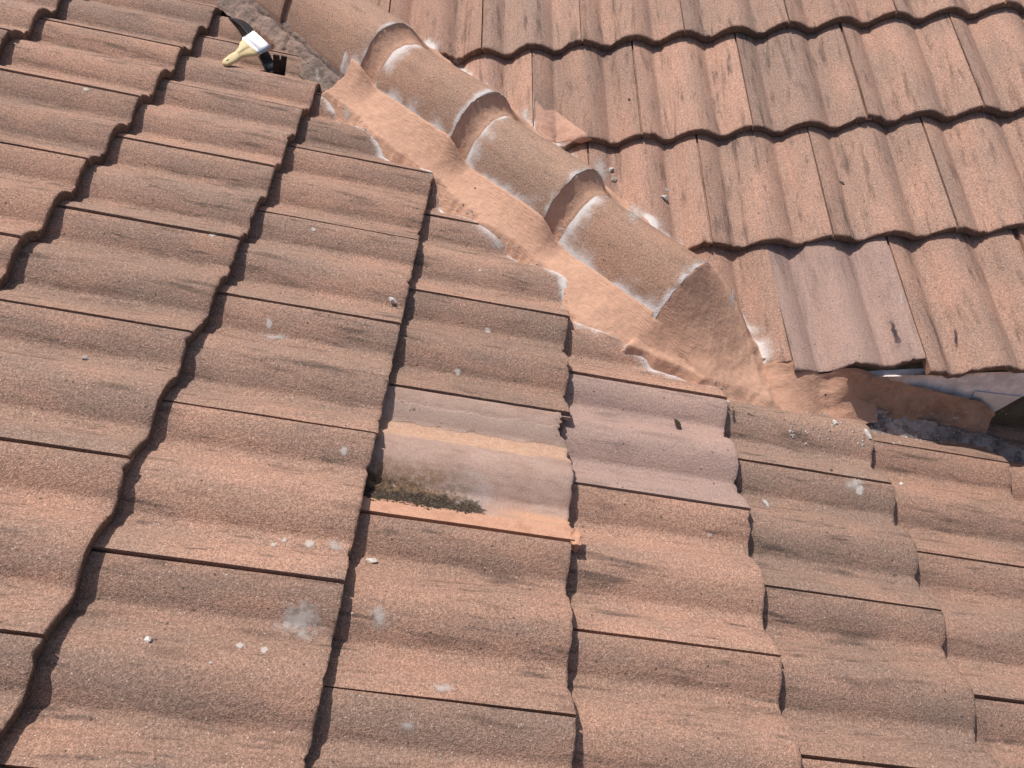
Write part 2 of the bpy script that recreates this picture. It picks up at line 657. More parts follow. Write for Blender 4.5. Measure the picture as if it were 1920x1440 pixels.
def lay(side):
    O, U, Vv, N = (OL, UL, VL, NL) if side == 'L' else (OR, UR, VR, NR)
    par = roof_l if side == 'L' else roof_r
    base_mat = M_TILE if side == 'L' else M_TILE_R
    crange = range(-3, 10) if side == 'L' else range(-3, 3)
    for c in crange:
        par_off = 0.0 if (c % 2 == 0) else 0.5
        for q in range(-7, 12):
            if side == 'L':
                v0 = q + (0.0 if c % 2 == 0 else 0.5)
            else:
                v0 = q + (0.5 if c % 2 == 0 else 0.0)
            rr = random.Random((c + 20) * 997 + (q + 20) * 131 + (0 if side == 'L' else 5))
            du, dv, rz = ADJ.get((side, c, v0), (0, 0, 0))
            du += rr.gauss(0, 0.0016)
            dv += rr.gauss(0, 0.0007)
            rz += rr.gauss(0, 0.0022)
            mat = frame(O, U, Vv, N, c, v0, du, dv, rz, rr.uniform(-0.0015, 0.0015), rr.gauss(0, 0.004))
            if not in_view(mat):
                continue
            cs = [vly(mat @ V((u, y, 0))) for u in (-0.06, GA) for y in (0, TW)]
            s_mid = sum(x[0] for x in cs) / 4
            ws = [x[1] for x in cs]
            planes = []
            if side == 'L':
                if s_mid < 0.30:
                    if min(ws) > -0.06:
                        continue
                    if max(ws) > -0.06:
                        planes.append((vw(0, -0.06, 0), SD))
                if max((mat @ V((u, y, 0))).y for u in (0, GA) for y in (0, TW)) > 0.80:
                    if s_mid >= 0.30:
                        if min((mat @ V((u, y, 0))).y for u in (0, GA) for y in (0, TW)) > 0.80:
                            continue
                        planes.append((V((0, 0.80, 0)), V((0, 1, 0))))
            else:
                if max(ws) < 0.055:
                    continue
                if min(ws) < 0.055:
                    planes.append((vw(0, 0.055, 0), -SD))
            near = any(abs(w) < 0.40 and -1.2 < s < 0.65 for s, w, h in cs) or planes
            material = base_mat
            key = (side, c, v0)
            label = None
            if key == ('L', 4, 1.0) or key == ('R', 2, 2.5):
                material = M_GREY
                label = 'smooth greyish pink replacement tile'
            if key == ('L', 3, 0.5):
                material = M_MOULD
                label = 'faded tile with orange mortar in its troughs and black mould stain'
            if near or label:
                m = tile_mesh('roof_tile_cut', rr.randint(1, 60), 61, DENSE, 0.024 if material is M_MOULD else None)
                if planes and not clip_world(m, mat, planes):
                    continue
                if material is not M_MOULD:
                    set_attr(m, 'residue', [res_at(mat @ v.co) for v in m.vertices])
            else:
                m = VAR[rr.randrange(len(VAR))]
            ob = add_tile(par, m, mat, material, label=label)
            if material is M_MOULD:
                mould_tile.append((ob, mat))


def mould_material():
    """faded tile: troughs bedded in orange mortar, black mould near its head"""
    k = NT('faded_mouldy_tile')
    p = k.local(False)
    sx = k.n('SeparateXYZ', {0: p})
    u, v = sx.outputs[0], sx.outputs[1]
    n1 = k.noise(p, 16, 5, 0.65)
    n2 = k.noise(p, 90, 5, 0.7)
    n3 = k.noise(k.scaled(p, (18, 70, 70)), 1.0, 5, 0.7)
    grain = k.noise(p, 480, 2, 0.8)
    wv = k.math('ADD', v, k.math('MULTIPLY', k.math('SUBTRACT', n1, 0.5), 0.030))
    wv = k.math('ADD', wv, k.math('MULTIPLY', k.math('SUBTRACT', n2, 0.5), 0.006))
    col = k.mix(k.ramp(n1, 0.3, 0.7), (0.35, 0.228, 0.180), (0.41, 0.283, 0.230))
    col = k.mix(k.math('MULTIPLY', k.ramp(n3, 0.45, 0.72), 0.55), col, (0.22, 0.15, 0.115))

    def band(lo, hi, e=0.006):
        return k.math('MULTIPLY', k.ramp(wv, lo - e, lo + e), k.ramp(wv, hi - e, hi + e, 1.0, 0.0))
    org = k.mix(k.ramp(n2, 0.35, 0.65), (0.45, 0.27, 0.18), (0.52, 0.34, 0.235))
    col = k.mix(k.math('MULTIPLY', band(0.188, 0.236, 0.006), k.ramp(n1, 0.25, 0.6, 0.55, 0.95)), col, org)
    # lower strip next to the joint stays bare orange
    col = k.mix(band(-0.05, 0.040, 0.004), col, k.mix(k.ramp(k.math('ADD', n1, k.math('MULTIPLY', n2, 0.6)), 0.55, 0.95), (0.40, 0.21, 0.135), (0.52, 0.29, 0.195)))
    col = k.mix(k.math('MULTIPLY', band(0.040, 0.068, 0.012), k.ramp(u, 0.20, 0.30)), col, (0.53, 0.30, 0.19))
    # ragged grey skin over the far roll
    col = k.mix(k.math('MULTIPLY', band(0.236, 0.268, 0.004), 0.8), col, (0.42, 0.305, 0.25))
    # white scuff
    du = k.math('MULTIPLY', k.math('SUBTRACT', u, 0.175), 1 / 0.05)
    dv = k.math('MULTIPLY', k.math('SUBTRACT', v, 0.092), 1 / 0.030)
    dd = k.math('ADD', k.math('MULTIPLY', du, du), k.math('MULTIPLY', dv, dv))
    sc = k.math('MULTIPLY', k.ramp(dd, 0.1, 1.5, 1.0, 0.0), k.ramp(n2, 0.36, 0.62))
    col = k.mix(k.math('MULTIPLY', sc, 0.75), col, (0.58, 0.52, 0.53))
    # mould
    mu = k.ramp(k.math('ADD', u, k.math('MULTIPLY', k.math('SUBTRACT', n1, 0.5), 0.14)), 0.185, 0.235, 1.0, 0.0)
    mv = k.math('MULTIPLY', k.ramp(k.math('ADD', wv, k.math('MULTIPLY', k.math('SUBTRACT', n2, 0.5), 0.02)), 0.030, 0.044), k.ramp(k.math('ADD', wv, k.math('MULTIPLY', u, 0.12)), 0.074, 0.122, 1.0, 0.0))
    mm = k.math('MULTIPLY', mu, mv)
    mo = k.noise(p, 150, 6, 0.8)
    mo2 = k.noise(p, 34, 4, 0.7)
    mask = k.ramp(k.math('ADD', k.math('MULTIPLY', mm, 0.75), k.math('MULTIPLY', k.math('SUBTRACT', k.math('ADD', mo, mo2), 1.0), 1.0)), 0.30, 0.58)
    mcol = k.mix(k.ramp(mo, 0.45, 0.62), (0.016, 0.012, 0.010), (0.13, 0.092, 0.058))
    col = k.mix(k.math('MULTIPLY', mask, 0.96), col, mcol)
    halo = k.math('MULTIPLY', k.ramp(u, 0.16, 0.26, 1.0, 0.0), k.math('MULTIPLY', k.ramp(wv, 0.07, 0.08), k.ramp(wv, 0.105, 0.135, 1.0, 0.0)))
    col = k.mix(k.math('MULTIPLY', k.math('MULTIPLY', halo, k.ramp(n2, 0.38, 0.58)), 0.8), col, (0.22, 0.135, 0.075))
    m2 = k.math('MULTIPLY', k.math('MULTIPLY', k.ramp(u, 0.06, 0.11, 1.0, 0.0), k.ramp(mo, 0.56, 0.64)), k.math('MULTIPLY', k.ramp(v, 0.250, 0.258), k.ramp(v, 0.270, 0.280, 1.0, 0.0)))
    col = k.mix(m2, col, (0.03, 0.026, 0.02))
    g = k.ramp(grain, 0.3, 0.7, 0.80, 1.20)
    col = k.mix(1.0, col, k.n('CombineColor', {0: g, 1: g, 2: g}), 'MULTIPLY')
    k.put(k.b.inputs['Base Color'], col)
    k.b.inputs['Roughness'].default_value = 0.85
    h = k.math('ADD', k.math('MULTIPLY', grain, 0.4), k.math('MULTIPLY', n2, 0.8))
    h = k.math('ADD', h, k.math('MULTIPLY', k.math('MULTIPLY', mask, mo), 2.0))
    h = k.math('ADD', h, k.math('MULTIPLY', band(0.236, 0.268, 0.002), 0.8))
    k.bump(h, 0.7, 0.002)
    return k.mat


M_MOULD = mould_material()
lay('L')
lay('R')

# decks below the tiles (seen only through joints)
for par, O, U, Vv, N, ur, vr in ((roof_l, OL, UL, VL, NL, (-1.3, 3.6), (-2.4, 0)), (roof_r, OR, UR, VR, NR, (-1.3, 1.02), (0, 3.6))):
    if par is roof_l:
        ring = [(-1.3, -2.4), (3.6, -2.4), (3.6, 0.72), (1.85, 0.72), (0.1, 2.6), (-1.3, 2.6)]
    else:
        ring = [(-1.3, -1.35), (1.02, 0.86), (1.02, 2.6), (-1.3, 2.6)]
    vs = []
    for d in (-0.115, -0.135):
        vs += [O + U * a + Vv * b + N * d - O for a, b in ring]
    n = len(ring)
    fs = [tuple(range(n)), tuple(range(2 * n - 1, n - 1, -1))] + [(i, i + n, (i + 1) % n + n, (i + 1) % n) for i in range(n)]
    new_obj('underlay', mesh_py('underlay', vs, fs, False), par, M_DECK)

# ------------------------------------------------------------------ valley capping
capping = empty('valley_capping', Q0)
tag(capping, 'line of half round cap tiles bedded in orange mortar between the two roof slopes', 'roof capping')


def grid_faces(na, nb):
    return [(i * nb + j, (i + 1) * nb + j, (i + 1) * nb + j + 1, i * nb + j + 1) for i in range(na - 1) for j in range(nb - 1)]


def vmat():
    m = Matrix.Identity(4)
    for i in range(3):
        m[i][0], m[i][1], m[i][2], m[i][3] = DV[i], SD[i], UP[i], Q0[i]
    return m


VM = vmat()


def add_valley(name, m, mat, parent=capping, label=None):
    o = bpy.data.objects.new(name, m)
    COL.objects.link(o)
    if not m.materials:
        m.materials.append(mat)
    o.parent = parent
    o.matrix_parent_inverse = Matrix.Translation(-parent.location)
    o.matrix_basis = VM
    if label:
        o['label'] = label
    SURF.append((m, VM))
    return o


for i, (s0, s1, a0, a1, pw) in enumerate(CAPS):
    na, nb = 70, 61
    vs = []
    wide = 1.0
    for layer in (0, 1):
        for a in range(na):
            s = s0 + (s1 - s0) * a / (na - 1)
            for b in range(nb):
                x = (b / (nb - 1)) * 2 - 1
                # denser towards the flanks
                w = math.copysign(abs(x) ** 0.85, x) * CW * 1.02
                se = s
                if a > na - 3:
                    se += 0.003 * nz(w * 40, i * 7.0) + 0.002 * nz(w * 120, i * 3.0)
                h = cap_h(i, s, w)
                h += 0.0011 * nz(s * 12, w * 14, i) + 0.0006 * nz(s * 45, w * 45, i)
                if a == na - 1:
                    h -= 0.003
                if layer:
                    h -= 0.016
                    w *= 0.88
                vs.append(V((se, w, h)))
    fs = grid_faces(na, nb)
    off = na * nb
    fs = [f[::-1] for f in fs]
    fs = [f[::-1] for f in fs] + [tuple(x + off for x in f[::-1]) for f in fs]
    fs += [((na - 1) * nb + j, off + (na - 1) * nb + j, off + (na - 1) * nb + j + 1, (na - 1) * nb + j + 1) for j in range(nb - 1)]
    fs += [(j + 1, off + j + 1, off + j, j) for j in range(nb - 1)]
    for jj in (0, nb - 1):
        fs += [(a * nb + jj, (a + 1) * nb + jj, off + (a + 1) * nb + jj, off + a * nb + jj) for a in range(na - 1)]
    m = mesh_py('cap_tile', vs, fs)
    bm = bmesh.new(); bm.from_mesh(m); bmesh.ops.recalc_face_normals(bm, faces=bm.faces[:]); bm.to_mesh(m); bm.free()
    m.set_sharp_from_angle(angle=math.radians(50))
    vals = []
    for v in m.vertices:
        s, w, h = v.co
        r = 0.0
        if s > -0.99:
            d = mortar_h(s, w) - h
            r = 1.0 if d > 0 else 0.45 * math.exp(d / 0.006) + 0.55 * math.exp(d / (0.034 if w < 0 else 0.020))
        if i >= 1:                       # rim of the lower end
            r = max(r, (0.85 if i > 1 else 0.7) * (0.55 * math.exp(-(s1 - s) / 0.006) + 0.5 * math.exp(-(s1 - s) / 0.028)) * (1 - 0.5 * sm(0.02, 0.10, w)))
        vals.append(r)
    set_attr(m, 'residue', vals)
    add_valley('cap_tile', m, M_CAP)

# fresh mortar: height field over the valley frame
sa, sb, wa, wb = -0.985, 0.56, -0.285, 0.215
na, nb = 430, 150
vs = []
for a in range(na):
    for b in range(nb):
        s = sa + (sb - sa) * a / (na - 1)
        w = wa + (wb - wa) * b / (nb - 1)
        h = mortar_h(s, w)
        # ragged upper end beside the first cap
        lim = -0.955 + 0.03 * nz(w * 25, 2.2) + (0.015 if w > 0 else 0.0)
        if s < lim:
            h -= (lim - s) * 2.2
        vs.append(V((s, w, h)))
m = mesh_py('mortar', vs, [f[::-1] for f in grid_faces(na, nb)])
if m.polygons[0].normal.z < 0:
    m.flip_normals()
vals = [0.0] * len(vs)
for idx, p in enumerate(vs):
    s, w, h = p
    if abs(w) > 0.13:
        e = abs(w) - 0.19
        vals[idx] = 0.20 * math.exp(-abs(h - (plane_h(w) - 0.02)) / 0.007)
set_attr(m, 'residue', vals)
sol = add_valley('mortar_fillet', m, M_MORTAR, label='smooth fresh orange mortar sealing both sides and the end of the caps')

# old grey bedding under the uppermost cap
na, nb = 130, 60
vs = []
for a in range(na):
    for b in range(nb):
        s = -1.75 + 0.82 * a / (na - 1)
        w = -0.205 + 0.095 * b / (nb - 1)
        t = (w + 0.205) / 0.095
        h = plane_h(w) - 0.034 + t * 0.072 + 0.006 * nz(s * 18, w * 18) + 0.004 * nz(s * 55, w * 55) + 0.003 * nz(s * 130, w * 130)
        c = abs((s + 1.22) + 0.6 * (w + 0.15) + 0.01 * nz(w * 60, 3))
        h -= 0.014 * math.exp(-c / 0.004)
        c2 = abs(w + 0.135 + 0.012 * nz(s * 14, 5))
        h -= 0.012 * math.exp(-c2 / 0.0035)
        h -= 0.05 * sm(-0.965, -0.93, s)
        vs.append(V((s, w, h)))
m = mesh_py('old_bedding', vs, grid_faces(na, nb))
if m.polygons[0].normal.z < 0:
    m.flip_normals()
set_attr(m, 'residue', [0.0] * len(vs))
add_valley('old_bedding', m, M_OLD, label='cracked old grey brown bedding mortar beside the uppermost cap')

# ------------------------------------------------------------------ eave of the right slope
EV_Z = (OR + UR * 3 * GA).z          # crest of the lowest noses
EV_Y = (OR + UR * 3 * GA).y


def left_z(x, y):
    return -(NL.x * x) / NL.z


def piece(name, vs, fs, mat, parent, label=None, smooth=True):
    m = mesh_py(name, [v - parent.location for v in vs], fs, smooth)
    o = new_obj(name, m, parent, mat)
    if label:
        o['label'] = label
    SURF.append((m, Matrix.Translation(parent.location)))
    return o


def box_verts(x0, x1, y0, y1, z0, z1):
    return [V((x, y, z)) for x in (x0, x1) for y in (y0, y1) for z in (z0, z1)]


BOX = [(0, 1, 3, 2), (4, 6, 7, 5), (0, 4, 5, 1), (2, 3, 7, 6), (0, 2, 6, 4), (1, 5, 7, 3)]
# painted fascia board with a slightly wavy face
na, nb = 60, 8
vs = []
for a in range(na):
    x = 1.95 + 1.25 * a / (na - 1)
    for b in range(nb):
        z = EV_Z - 0.046 - 0.088 * b / (nb - 1)
        vs.append(V((x, EV_Y + 0.024 + 0.004 * nz(x * 9, z * 12) + 0.0015 * nz(x * 60, z * 60), z)))
n0 = len(vs)
vs += [V((v.x, v.y + 0.022, v.z)) for v in vs]
fs = [f for f in grid_faces(na, nb)] + [tuple(i + n0 for i in f[::-1]) for f in grid_faces(na, nb)]
fs += [(a * nb + nb - 1, n0 + a * nb + nb - 1, n0 + (a + 1) * nb + nb - 1, (a + 1) * nb + nb - 1) for a in range(na - 1)]
fs += [(a * nb, (a + 1) * nb, n0 + (a + 1) * nb, n0 + a * nb) for a in range(na - 1)]
piece('fascia_board', vs, fs, M_FASCIA, roof_r, 'pale lilac painted fascia board under the eave')
piece('wall', box_verts(1.7, 3.4, 1.02, 1.06, -1.9, -0.74), BOX, M_DECK, roof_r)


# mortar infill between eave and left slope
def eave_mortar(name, x0, x1, na, top_fn, bot_fn, y_top, y_bot, bulge, mat, label, seed, bend=0.0):
    nb = 40
    vs = []
    for a in range(na):
        x = x0 + (x1 - x0) * a / (na - 1)
        for b in range(nb):
            t = b / (nb - 1)
            zt, zb = top_fn(x), bot_fn(x)
            yt, yb = y_top(x), y_bot(x)
            tt = t ** 1.0
            y = yt + (yb - yt) * (t ** 1.9) + bulge(x) * math.sin(math.pi * t)
            z = zt + (zb - zt) * (1 - (1 - t) ** 1.25)
            y += 0.006 * nz(x * 16, t * 3 + seed) + 0.002 * nz(x * 50, t * 12 + seed)
            z += 0.005 * nz(x * 14, t * 4, seed + 3)
            vs.append(V((x, y, z)))
    return piece(name, vs, grid_faces(na, nb), mat, roof_r, label)


def lz(x):
    return -(NL.x / NL.z) * x


def wavy(x):
    return 0.009 * math.sin(x * 27.0 + 0.5) + 0.006 * nz(x * 20, 4.4)


eave_mortar('eave_mortar', 1.66, 2.115, 110,
            lambda x: EV_Z - 0.006 + 0.012 * (1 - sm(1.88, 1.94, x)) - 0.030 * sm(1.98, 2.11, x) + 0.9 * prof(x - OR.x - 0.01) + 0.008,
            lambda x: lz(x) - 0.040 + wavy(x), lambda x: 0.722 + 0.018 * (1 - sm(1.88, 1.94, x)), lambda x: 0.585 + 0.035 * sm(1.72, 1.86, x) + 0.05 * sm(2.0, 2.115, x),
            lambda x: -0.022 + 0.02 * sm(1.95, 2.1, x), M_MORTAR_W, 'bulging orange mortar infill below the eave beside the end cap', 1.0)
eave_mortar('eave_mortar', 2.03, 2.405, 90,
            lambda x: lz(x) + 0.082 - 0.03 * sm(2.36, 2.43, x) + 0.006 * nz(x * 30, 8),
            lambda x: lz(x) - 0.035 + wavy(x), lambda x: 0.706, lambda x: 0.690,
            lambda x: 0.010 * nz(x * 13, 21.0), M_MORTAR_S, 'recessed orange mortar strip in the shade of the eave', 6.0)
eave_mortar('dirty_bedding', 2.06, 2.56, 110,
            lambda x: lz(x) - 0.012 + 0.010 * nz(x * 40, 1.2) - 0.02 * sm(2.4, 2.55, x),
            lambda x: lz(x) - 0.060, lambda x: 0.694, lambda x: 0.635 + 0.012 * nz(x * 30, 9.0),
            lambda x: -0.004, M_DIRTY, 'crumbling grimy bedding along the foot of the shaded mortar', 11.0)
# folded zinc flashing at the open end
vs = []
for k in (0, 1):
    for x, y, z in ((2.34, 0.716, -0.800), (2.455, 0.716, -0.826), (2.41, 0.719, -0.884), (2.35, 0.722, -0.900)):
        vs.append(V((x, y + 0.002 * k, z)))
piece('flashing', vs, [(0, 3, 2, 1), (4, 5, 6, 7), (0, 1, 5, 4), (1, 2, 6, 5), (2, 3, 7, 6), (3, 0, 4, 7)], M_FLASH, roof_r, None, False)

ground = new_obj('ground', mesh_py('ground', [(-60, -60, -4.5), (60, -60, -4.5), (60, 60, -4.5), (-60, 60, -4.5)], [(0, 1, 2, 3)], False), None, M_GROUND)
tag(ground, kind='structure')

# ------------------------------------------------------------------ draping
_v, _f = [], []
for m, mat in SURF:
    o0 = len(_v)
    _v += [mat @ v.co for v in m.vertices]
    _f += [tuple(o0 + i for i in p.vertices) for p in m.polygons if len(p.vertices) < 8]
BVH = BVHTree.FromPolygons(_v, _f)


def at(px, py):
    h = BVH.ray_cast(CAM, pix_ray(px, py))
    return h[0], h[1]


def drop(p, n, far=0.12):
    h = BVH.ray_cast(p + n * far, -n)
    return h[0], h[1]



# ------------------------------------------------------------------ patches and splashes lying on the tiles
def wash_material(name, col, lo, hi, strength):
    k = NT(name)
    p = k.local()
    n = k.noise(p, 70, 4, 0.7)
    at_ = k.n('Attribute', attribute_name='rim').outputs['Fac']
    f = k.math('ADD', n, k.math('MULTIPLY', at_, 0.55))
    k.put(k.b.inputs['Base Color'], col)
    k.b.inputs['Roughness'].default_value = 0.9
    k.put(k.b.inputs['Alpha'], k.math('MULTIPLY', k.ramp(f, lo, hi), strength))
    return k.mat


M_WASH = wash_material('cement_wash', (0.56, 0.50, 0.46), 0.60, 1.05, 0.60)
M_SPLASH = wash_material('cement_splash', (0.58, 0.52, 0.47), 0.50, 0.80, 0.75)
M_PATCH = mortar_material('pink_patch_mortar', (0.50, 0.30, 0.225), (0.44, 0.245, 0.165), (30, 30, 30), 0.006, 0.12)


def patch(name, outline, mat, parent, thick=0.0006, rings=9, seg=48, rough=0.12, label=None):
    """a thin layer spread on the surface seen inside an outline"""
    n = len(outline)
    cx = sum(p[0] for p in outline) / n
    cy = sum(p[1] for p in outline) / n
    vs, rim = [], []
    for r in range(rings + 1):
        t = r / rings
        for q in range(seg):
            f = q / seg * n
            i = int(f) % n
            g = f - int(f)
            ax, ay = outline[i]
            bx, by = outline[(i + 1) % n]
            x, y = ax + (bx - ax) * g, ay + (by - ay) * g
            k = t * (1 + rough * nz(x * 0.09, y * 0.09, 1.3))
            p, nn = at(cx + (x - cx) * k, cy + (y - cy) * k)
            if p is None:
                return None
            if nn.dot(CAM - p) < 0:
                nn = -nn
            vs.append(p + nn * (thick * (1 - 0.8 * t ** 4) + 0.0004))
            rim.append(1 - t)
            if r == 0:
                break
    fs = [(0, 1 + q, 1 + (q + 1) % seg) for q in range(seg)]
    for r in range(1, rings):
        b0, b1 = 1 + (r - 1) * seg, 1 + r * seg
        fs += [(b0 + q, b1 + q, b1 + (q + 1) % seg, b0 + (q + 1) % seg) for q in range(seg)]
    c = sum(vs, V()) / len(vs)
    m = mesh_py(name, [v - parent.location for v in vs], fs)
    if (m.polygons[0].normal).dot(CAM - c) < 0:
        m.flip_normals()
    set_attr(m, 'rim', rim)
    set_attr(m, 'residue', [0.0] * len(vs))
    o = new_obj(name, m, parent, mat)
    if label:
        o['label'] = label
    return o


def blob(cx, cy, rx, ry, seed, n=14):
    return [(cx + rx * math.cos(a) * (1 + 0.35 * nz(math.cos(a) * 1.5 + seed, math.sin(a) * 1.5)),
             cy + ry * math.sin(a) * (1 + 0.35 * nz(math.cos(a) * 1.5 + seed, math.sin(a) * 1.5))) for a in [i * 2 * math.pi / n for i in range(n)]]


for i, (x, y, rx, ry) in enumerate([(645, 845, 10, 9), (580, 1020, 10, 10), (533, 1013, 5, 5), (512, 1022, 7, 6), (450, 1211, 10, 6), (495, 1219, 10, 7),
                                    (1612, 920, 9, 12), (858, 698, 7, 9), (400, 440, 9, 5), (395, 1243, 5, 4), (1330, 1003, 7, 5), (588, 430, 6, 5), (648, 1345, 4, 3),
                                    (915, 620, 7, 6), (162, 168, 7, 4), (660, 1150, 5, 4), (900, 507, 5, 4), (1050, 430, 5, 4), (505, 608, 8, 12)]):
    patch('cement_splash', blob(x, y, rx, ry, i * 3.7), M_SPLASH, roof_l, 0.0007, 5, 22)
for i, (x, y, rx, ry) in enumerate([(712, 1160, 26, 34), (562, 1165, 75, 52), (628, 1022, 24, 16), (765, 1360, 26, 14), (520, 632, 40, 9), (830, 1290, 36, 12), (1600, 905, 30, 26),
                                    (596, 140, 9, 16), (650, 215, 14, 26), (935, 455, 22, 22)]):
    patch('cement_wash', blob(x, y, rx, ry, i * 5.1 + 40), M_WASH, roof_l, 0.0005, 7, 30)
patch('mortar_patch', [(1004, 188), (1022, 208), (1040, 206), (1060, 222), (1085, 240), (1112, 262), (1090, 268), (1066, 264), (1046, 268), (1034, 266), (1012, 250), (1004, 240)],
      M_PATCH, roof_r, 0.0030, 12, 60, 0.05, 'pink and orange mortar patch over a broken tile corner')
for i, (x, y, rx, ry) in enumerate([(1125, 320, 22, 40), (1190, 400, 30, 26), (985, 215, 16, 26), (1372, 560, 12, 30), (1690, 560, 5, 20), (1250, 355, 10, 8)]):
    patch('cement_wash', blob(x, y, rx, ry, i * 4.3 + 80), M_WASH, roof_r, 0.0005, 7, 30)

M_SOOT = wash_material('soot_stain', (0.055, 0.045, 0.05), 0.62, 1.0, 0.8)
patch('soot_stain', [(1663, 583), (1674, 588), (1682, 615), (1694, 640), (1692, 668), (1680, 664), (1672, 630), (1664, 605)], M_SOOT, roof_r, 0.0004, 6, 30)
patch('soot_stain', [(1786, 600), (1796, 610), (1800, 650), (1796, 668), (1788, 650)], M_SOOT, roof_r, 0.0004, 6, 24)
patch('soot_stain', [(1372, 752), (1378, 756), (1382, 790), (1378, 812), (1371, 790)], M_SOOT, roof_l, 0.0004, 6, 24)
patch('soot_stain', [(1390, 768), (1404, 770), (1420, 782), (1412, 785), (1396, 778)], M_SOOT, roof_l, 0.0004, 6, 24)

# moss cushions and an orange mortar lip on the faded tile
ob, tm = mould_tile[0]
mv_, mf_ = [], []
rm = random.Random(8)
for _ in range(900):
    u = rm.uniform(0.0, 0.225)
    y = 0.030 + 0.008 * nz(u * 40, 6.0) + abs(rm.gauss(0, 0.030))
    if y > 0.105 or nz(u * 30, y * 60, 3) + rm.uniform(-0.3, 0.3) < -0.05 + 1.2 * max(0, (y - 0.06) / 0.05) + 0.8 * sm(0.15, 0.225, u):
        continue
    z = -TS * (1 - u / GA) + prof(y)
    r = rm.choice((0.0010, 0.0014, 0.0018, 0.0026))
    o0 = len(mv_)
    mv_ += [V((u + r * rm.uniform(.7, 1.4), y, z)), V((u, y + r * rm.uniform(.7, 1.3), z)), V((u - r * rm.uniform(.7, 1.4), y, z)), V((u, y - r * rm.uniform(.7, 1.3), z)), V((u, y, z + r * rm.uniform(0.5, 1.1)))]
    mf_ += [(o0, o0 + 1, o0 + 4), (o0 + 1, o0 + 2, o0 + 4), (o0 + 2, o0 + 3, o0 + 4), (o0 + 3, o0, o0 + 4)]
M_MOSS = plain('dry_moss', (0.050, 0.036, 0.022), 0.95, 0, 0.7, 160)
mo_ = new_obj('moss', mesh_py('moss', mv_, mf_), ob, M_MOSS)
mo_['kind'] = 'stuff'
bm = bmesh.new()
bmesh.ops.create_cube(bm, size=1)
bmesh.ops.subdivide_edges(bm, edges=bm.edges[:], cuts=3, use_grid_fill=True)
for v in bm.verts:
    n_ = nz(v.co.x * 3, v.co.y * 3, v.co.z * 3)
    v.co = V((GA + 0.001 + v.co.x * 0.018 + 0.004 * n_, 0.010 + v.co.y * 0.030 + 0.003 * n_, -0.012 + v.co.z * 0.022 + 0.003 * n_))
lm_ = bpy.data.meshes.new('mortar_lip')
bm.to_mesh(lm_)
bm.free()
set_attr(lm_, 'residue', [0.0] * len(lm_.vertices))
lo_ = new_obj('mortar_lip', lm_, ob, M_LIP)

# ------------------------------------------------------------------ loose chips, one by one
def chip_mesh(seed, sx, sy, sz):
    bm = bmesh.new()
    bmesh.ops.create_icosphere(bm, subdivisions=1, radius=1)
    for v in bm.verts:
        d = v.co.normalized()
        k = 1 + 0.75 * nz(d.x * 1.3 + seed, d.y * 1.3, d.z * 1.3) + 0.18 * nz(d.x * 4 + seed, d.y * 4, d.z * 4)
        v.co = V((d.x * sx * k, d.y * sy * k, max(-0.5, d.z) * sz * k))
    m = bpy.data.meshes.new('mortar_chip')
    bm.to_mesh(m)
    bm.free()
    m.set_sharp_from_angle(angle=math.radians(28))
    return m


def chip(px, py, r, mat, label, seed, group, el=(1, 0.75, 0.6), name='mortar_chip', cat='mortar chip'):
    p, n = at(px, py)
    if n.dot(CAM - p) < 0:
        n = -n
    o = new_obj(name, chip_mesh(seed, r * el[0], r * el[1], r * el[2]), None, mat)
    o.rotation_euler = (n.to_track_quat('Z', 'Y') @ Matrix.Rotation(seed * 2.3, 3, 'Z').to_quaternion()).to_euler()
    o.location = p + n * r * el[2] * 0.42
    tag(o, label, cat, group)
    return o


CG = 'loose mortar chips lying on the tiles'
chip(737, 563, 0.010, M_CHIPW, 'pale mortar chip at the lower edge of a tile right of the grey scuff', 1, CG, (1, 0.6, 0.5))
chip(697, 1052, 0.008, M_CHIPW, 'small white bean shaped chip on the tile just below the mouldy tile', 2, CG, (1.25, 0.55, 0.5))
chip(1435, 944, 0.012, M_CHIP, 'largest grey white pebble like chip in a trough right of the greyish pink tile', 3, CG, (1, 0.6, 0.5))
chip(278, 1200, 0.007, M_CHIPW, 'tiny round white chip on the large tile near the bottom left', 4, CG)
chip(160, 672, 0.007, M_CHIP, 'small bluish grey chip in a trough at the left margin', 5, CG)
chip(1245, 372, 0.011, M_CHIP, 'lone grey crumb on the right slope above the third joint from the caps', 6, CG)
chip(1145, 320, 0.010, M_CHIP, 'upper grey chip of the pair beside the third cap on the right slope', 7, CG)
chip(1150, 338, 0.010, M_CHIP, 'lower grey chip of the pair beside the third cap on the right slope', 8, CG)
chip(1690, 908, 0.007, M_CHIPW, 'white chip stuck at the end of a dark joint on the right', 9, CG)
chip(1627, 815, 0.009, M_CHIPW, 'long white flake on the roll below the eave mortar', 10, CG, (1.5, 0.5, 0.4))
chip(1565, 793, 0.008, M_CHIPW, 'white crumb on the edge of the eave mortar', 11, CG)
chip(1558, 882, 0.005, M_DARKCR, 'dark grain on the strip above a joint at right', 12, CG)
chip(940, 180, 0.006, M_CHIP, 'small grey crumb on the tile right of the second cap', 13, CG)
chip(1432, 672, 0.007, M_CHIPW, 'pale crumb beside the foot of the mortar plug on the lowest right course', 14, CG)
chip(1180, 187, 0.005, M_DARKCR, 'tiny dark crumb on the upper course of the right slope', 15, CG)
chip(1578, 343, 0.006, M_DARKCR, 'dark twig like crumb in the middle of the right slope', 16, CG, (1.6, 0.5, 0.5))

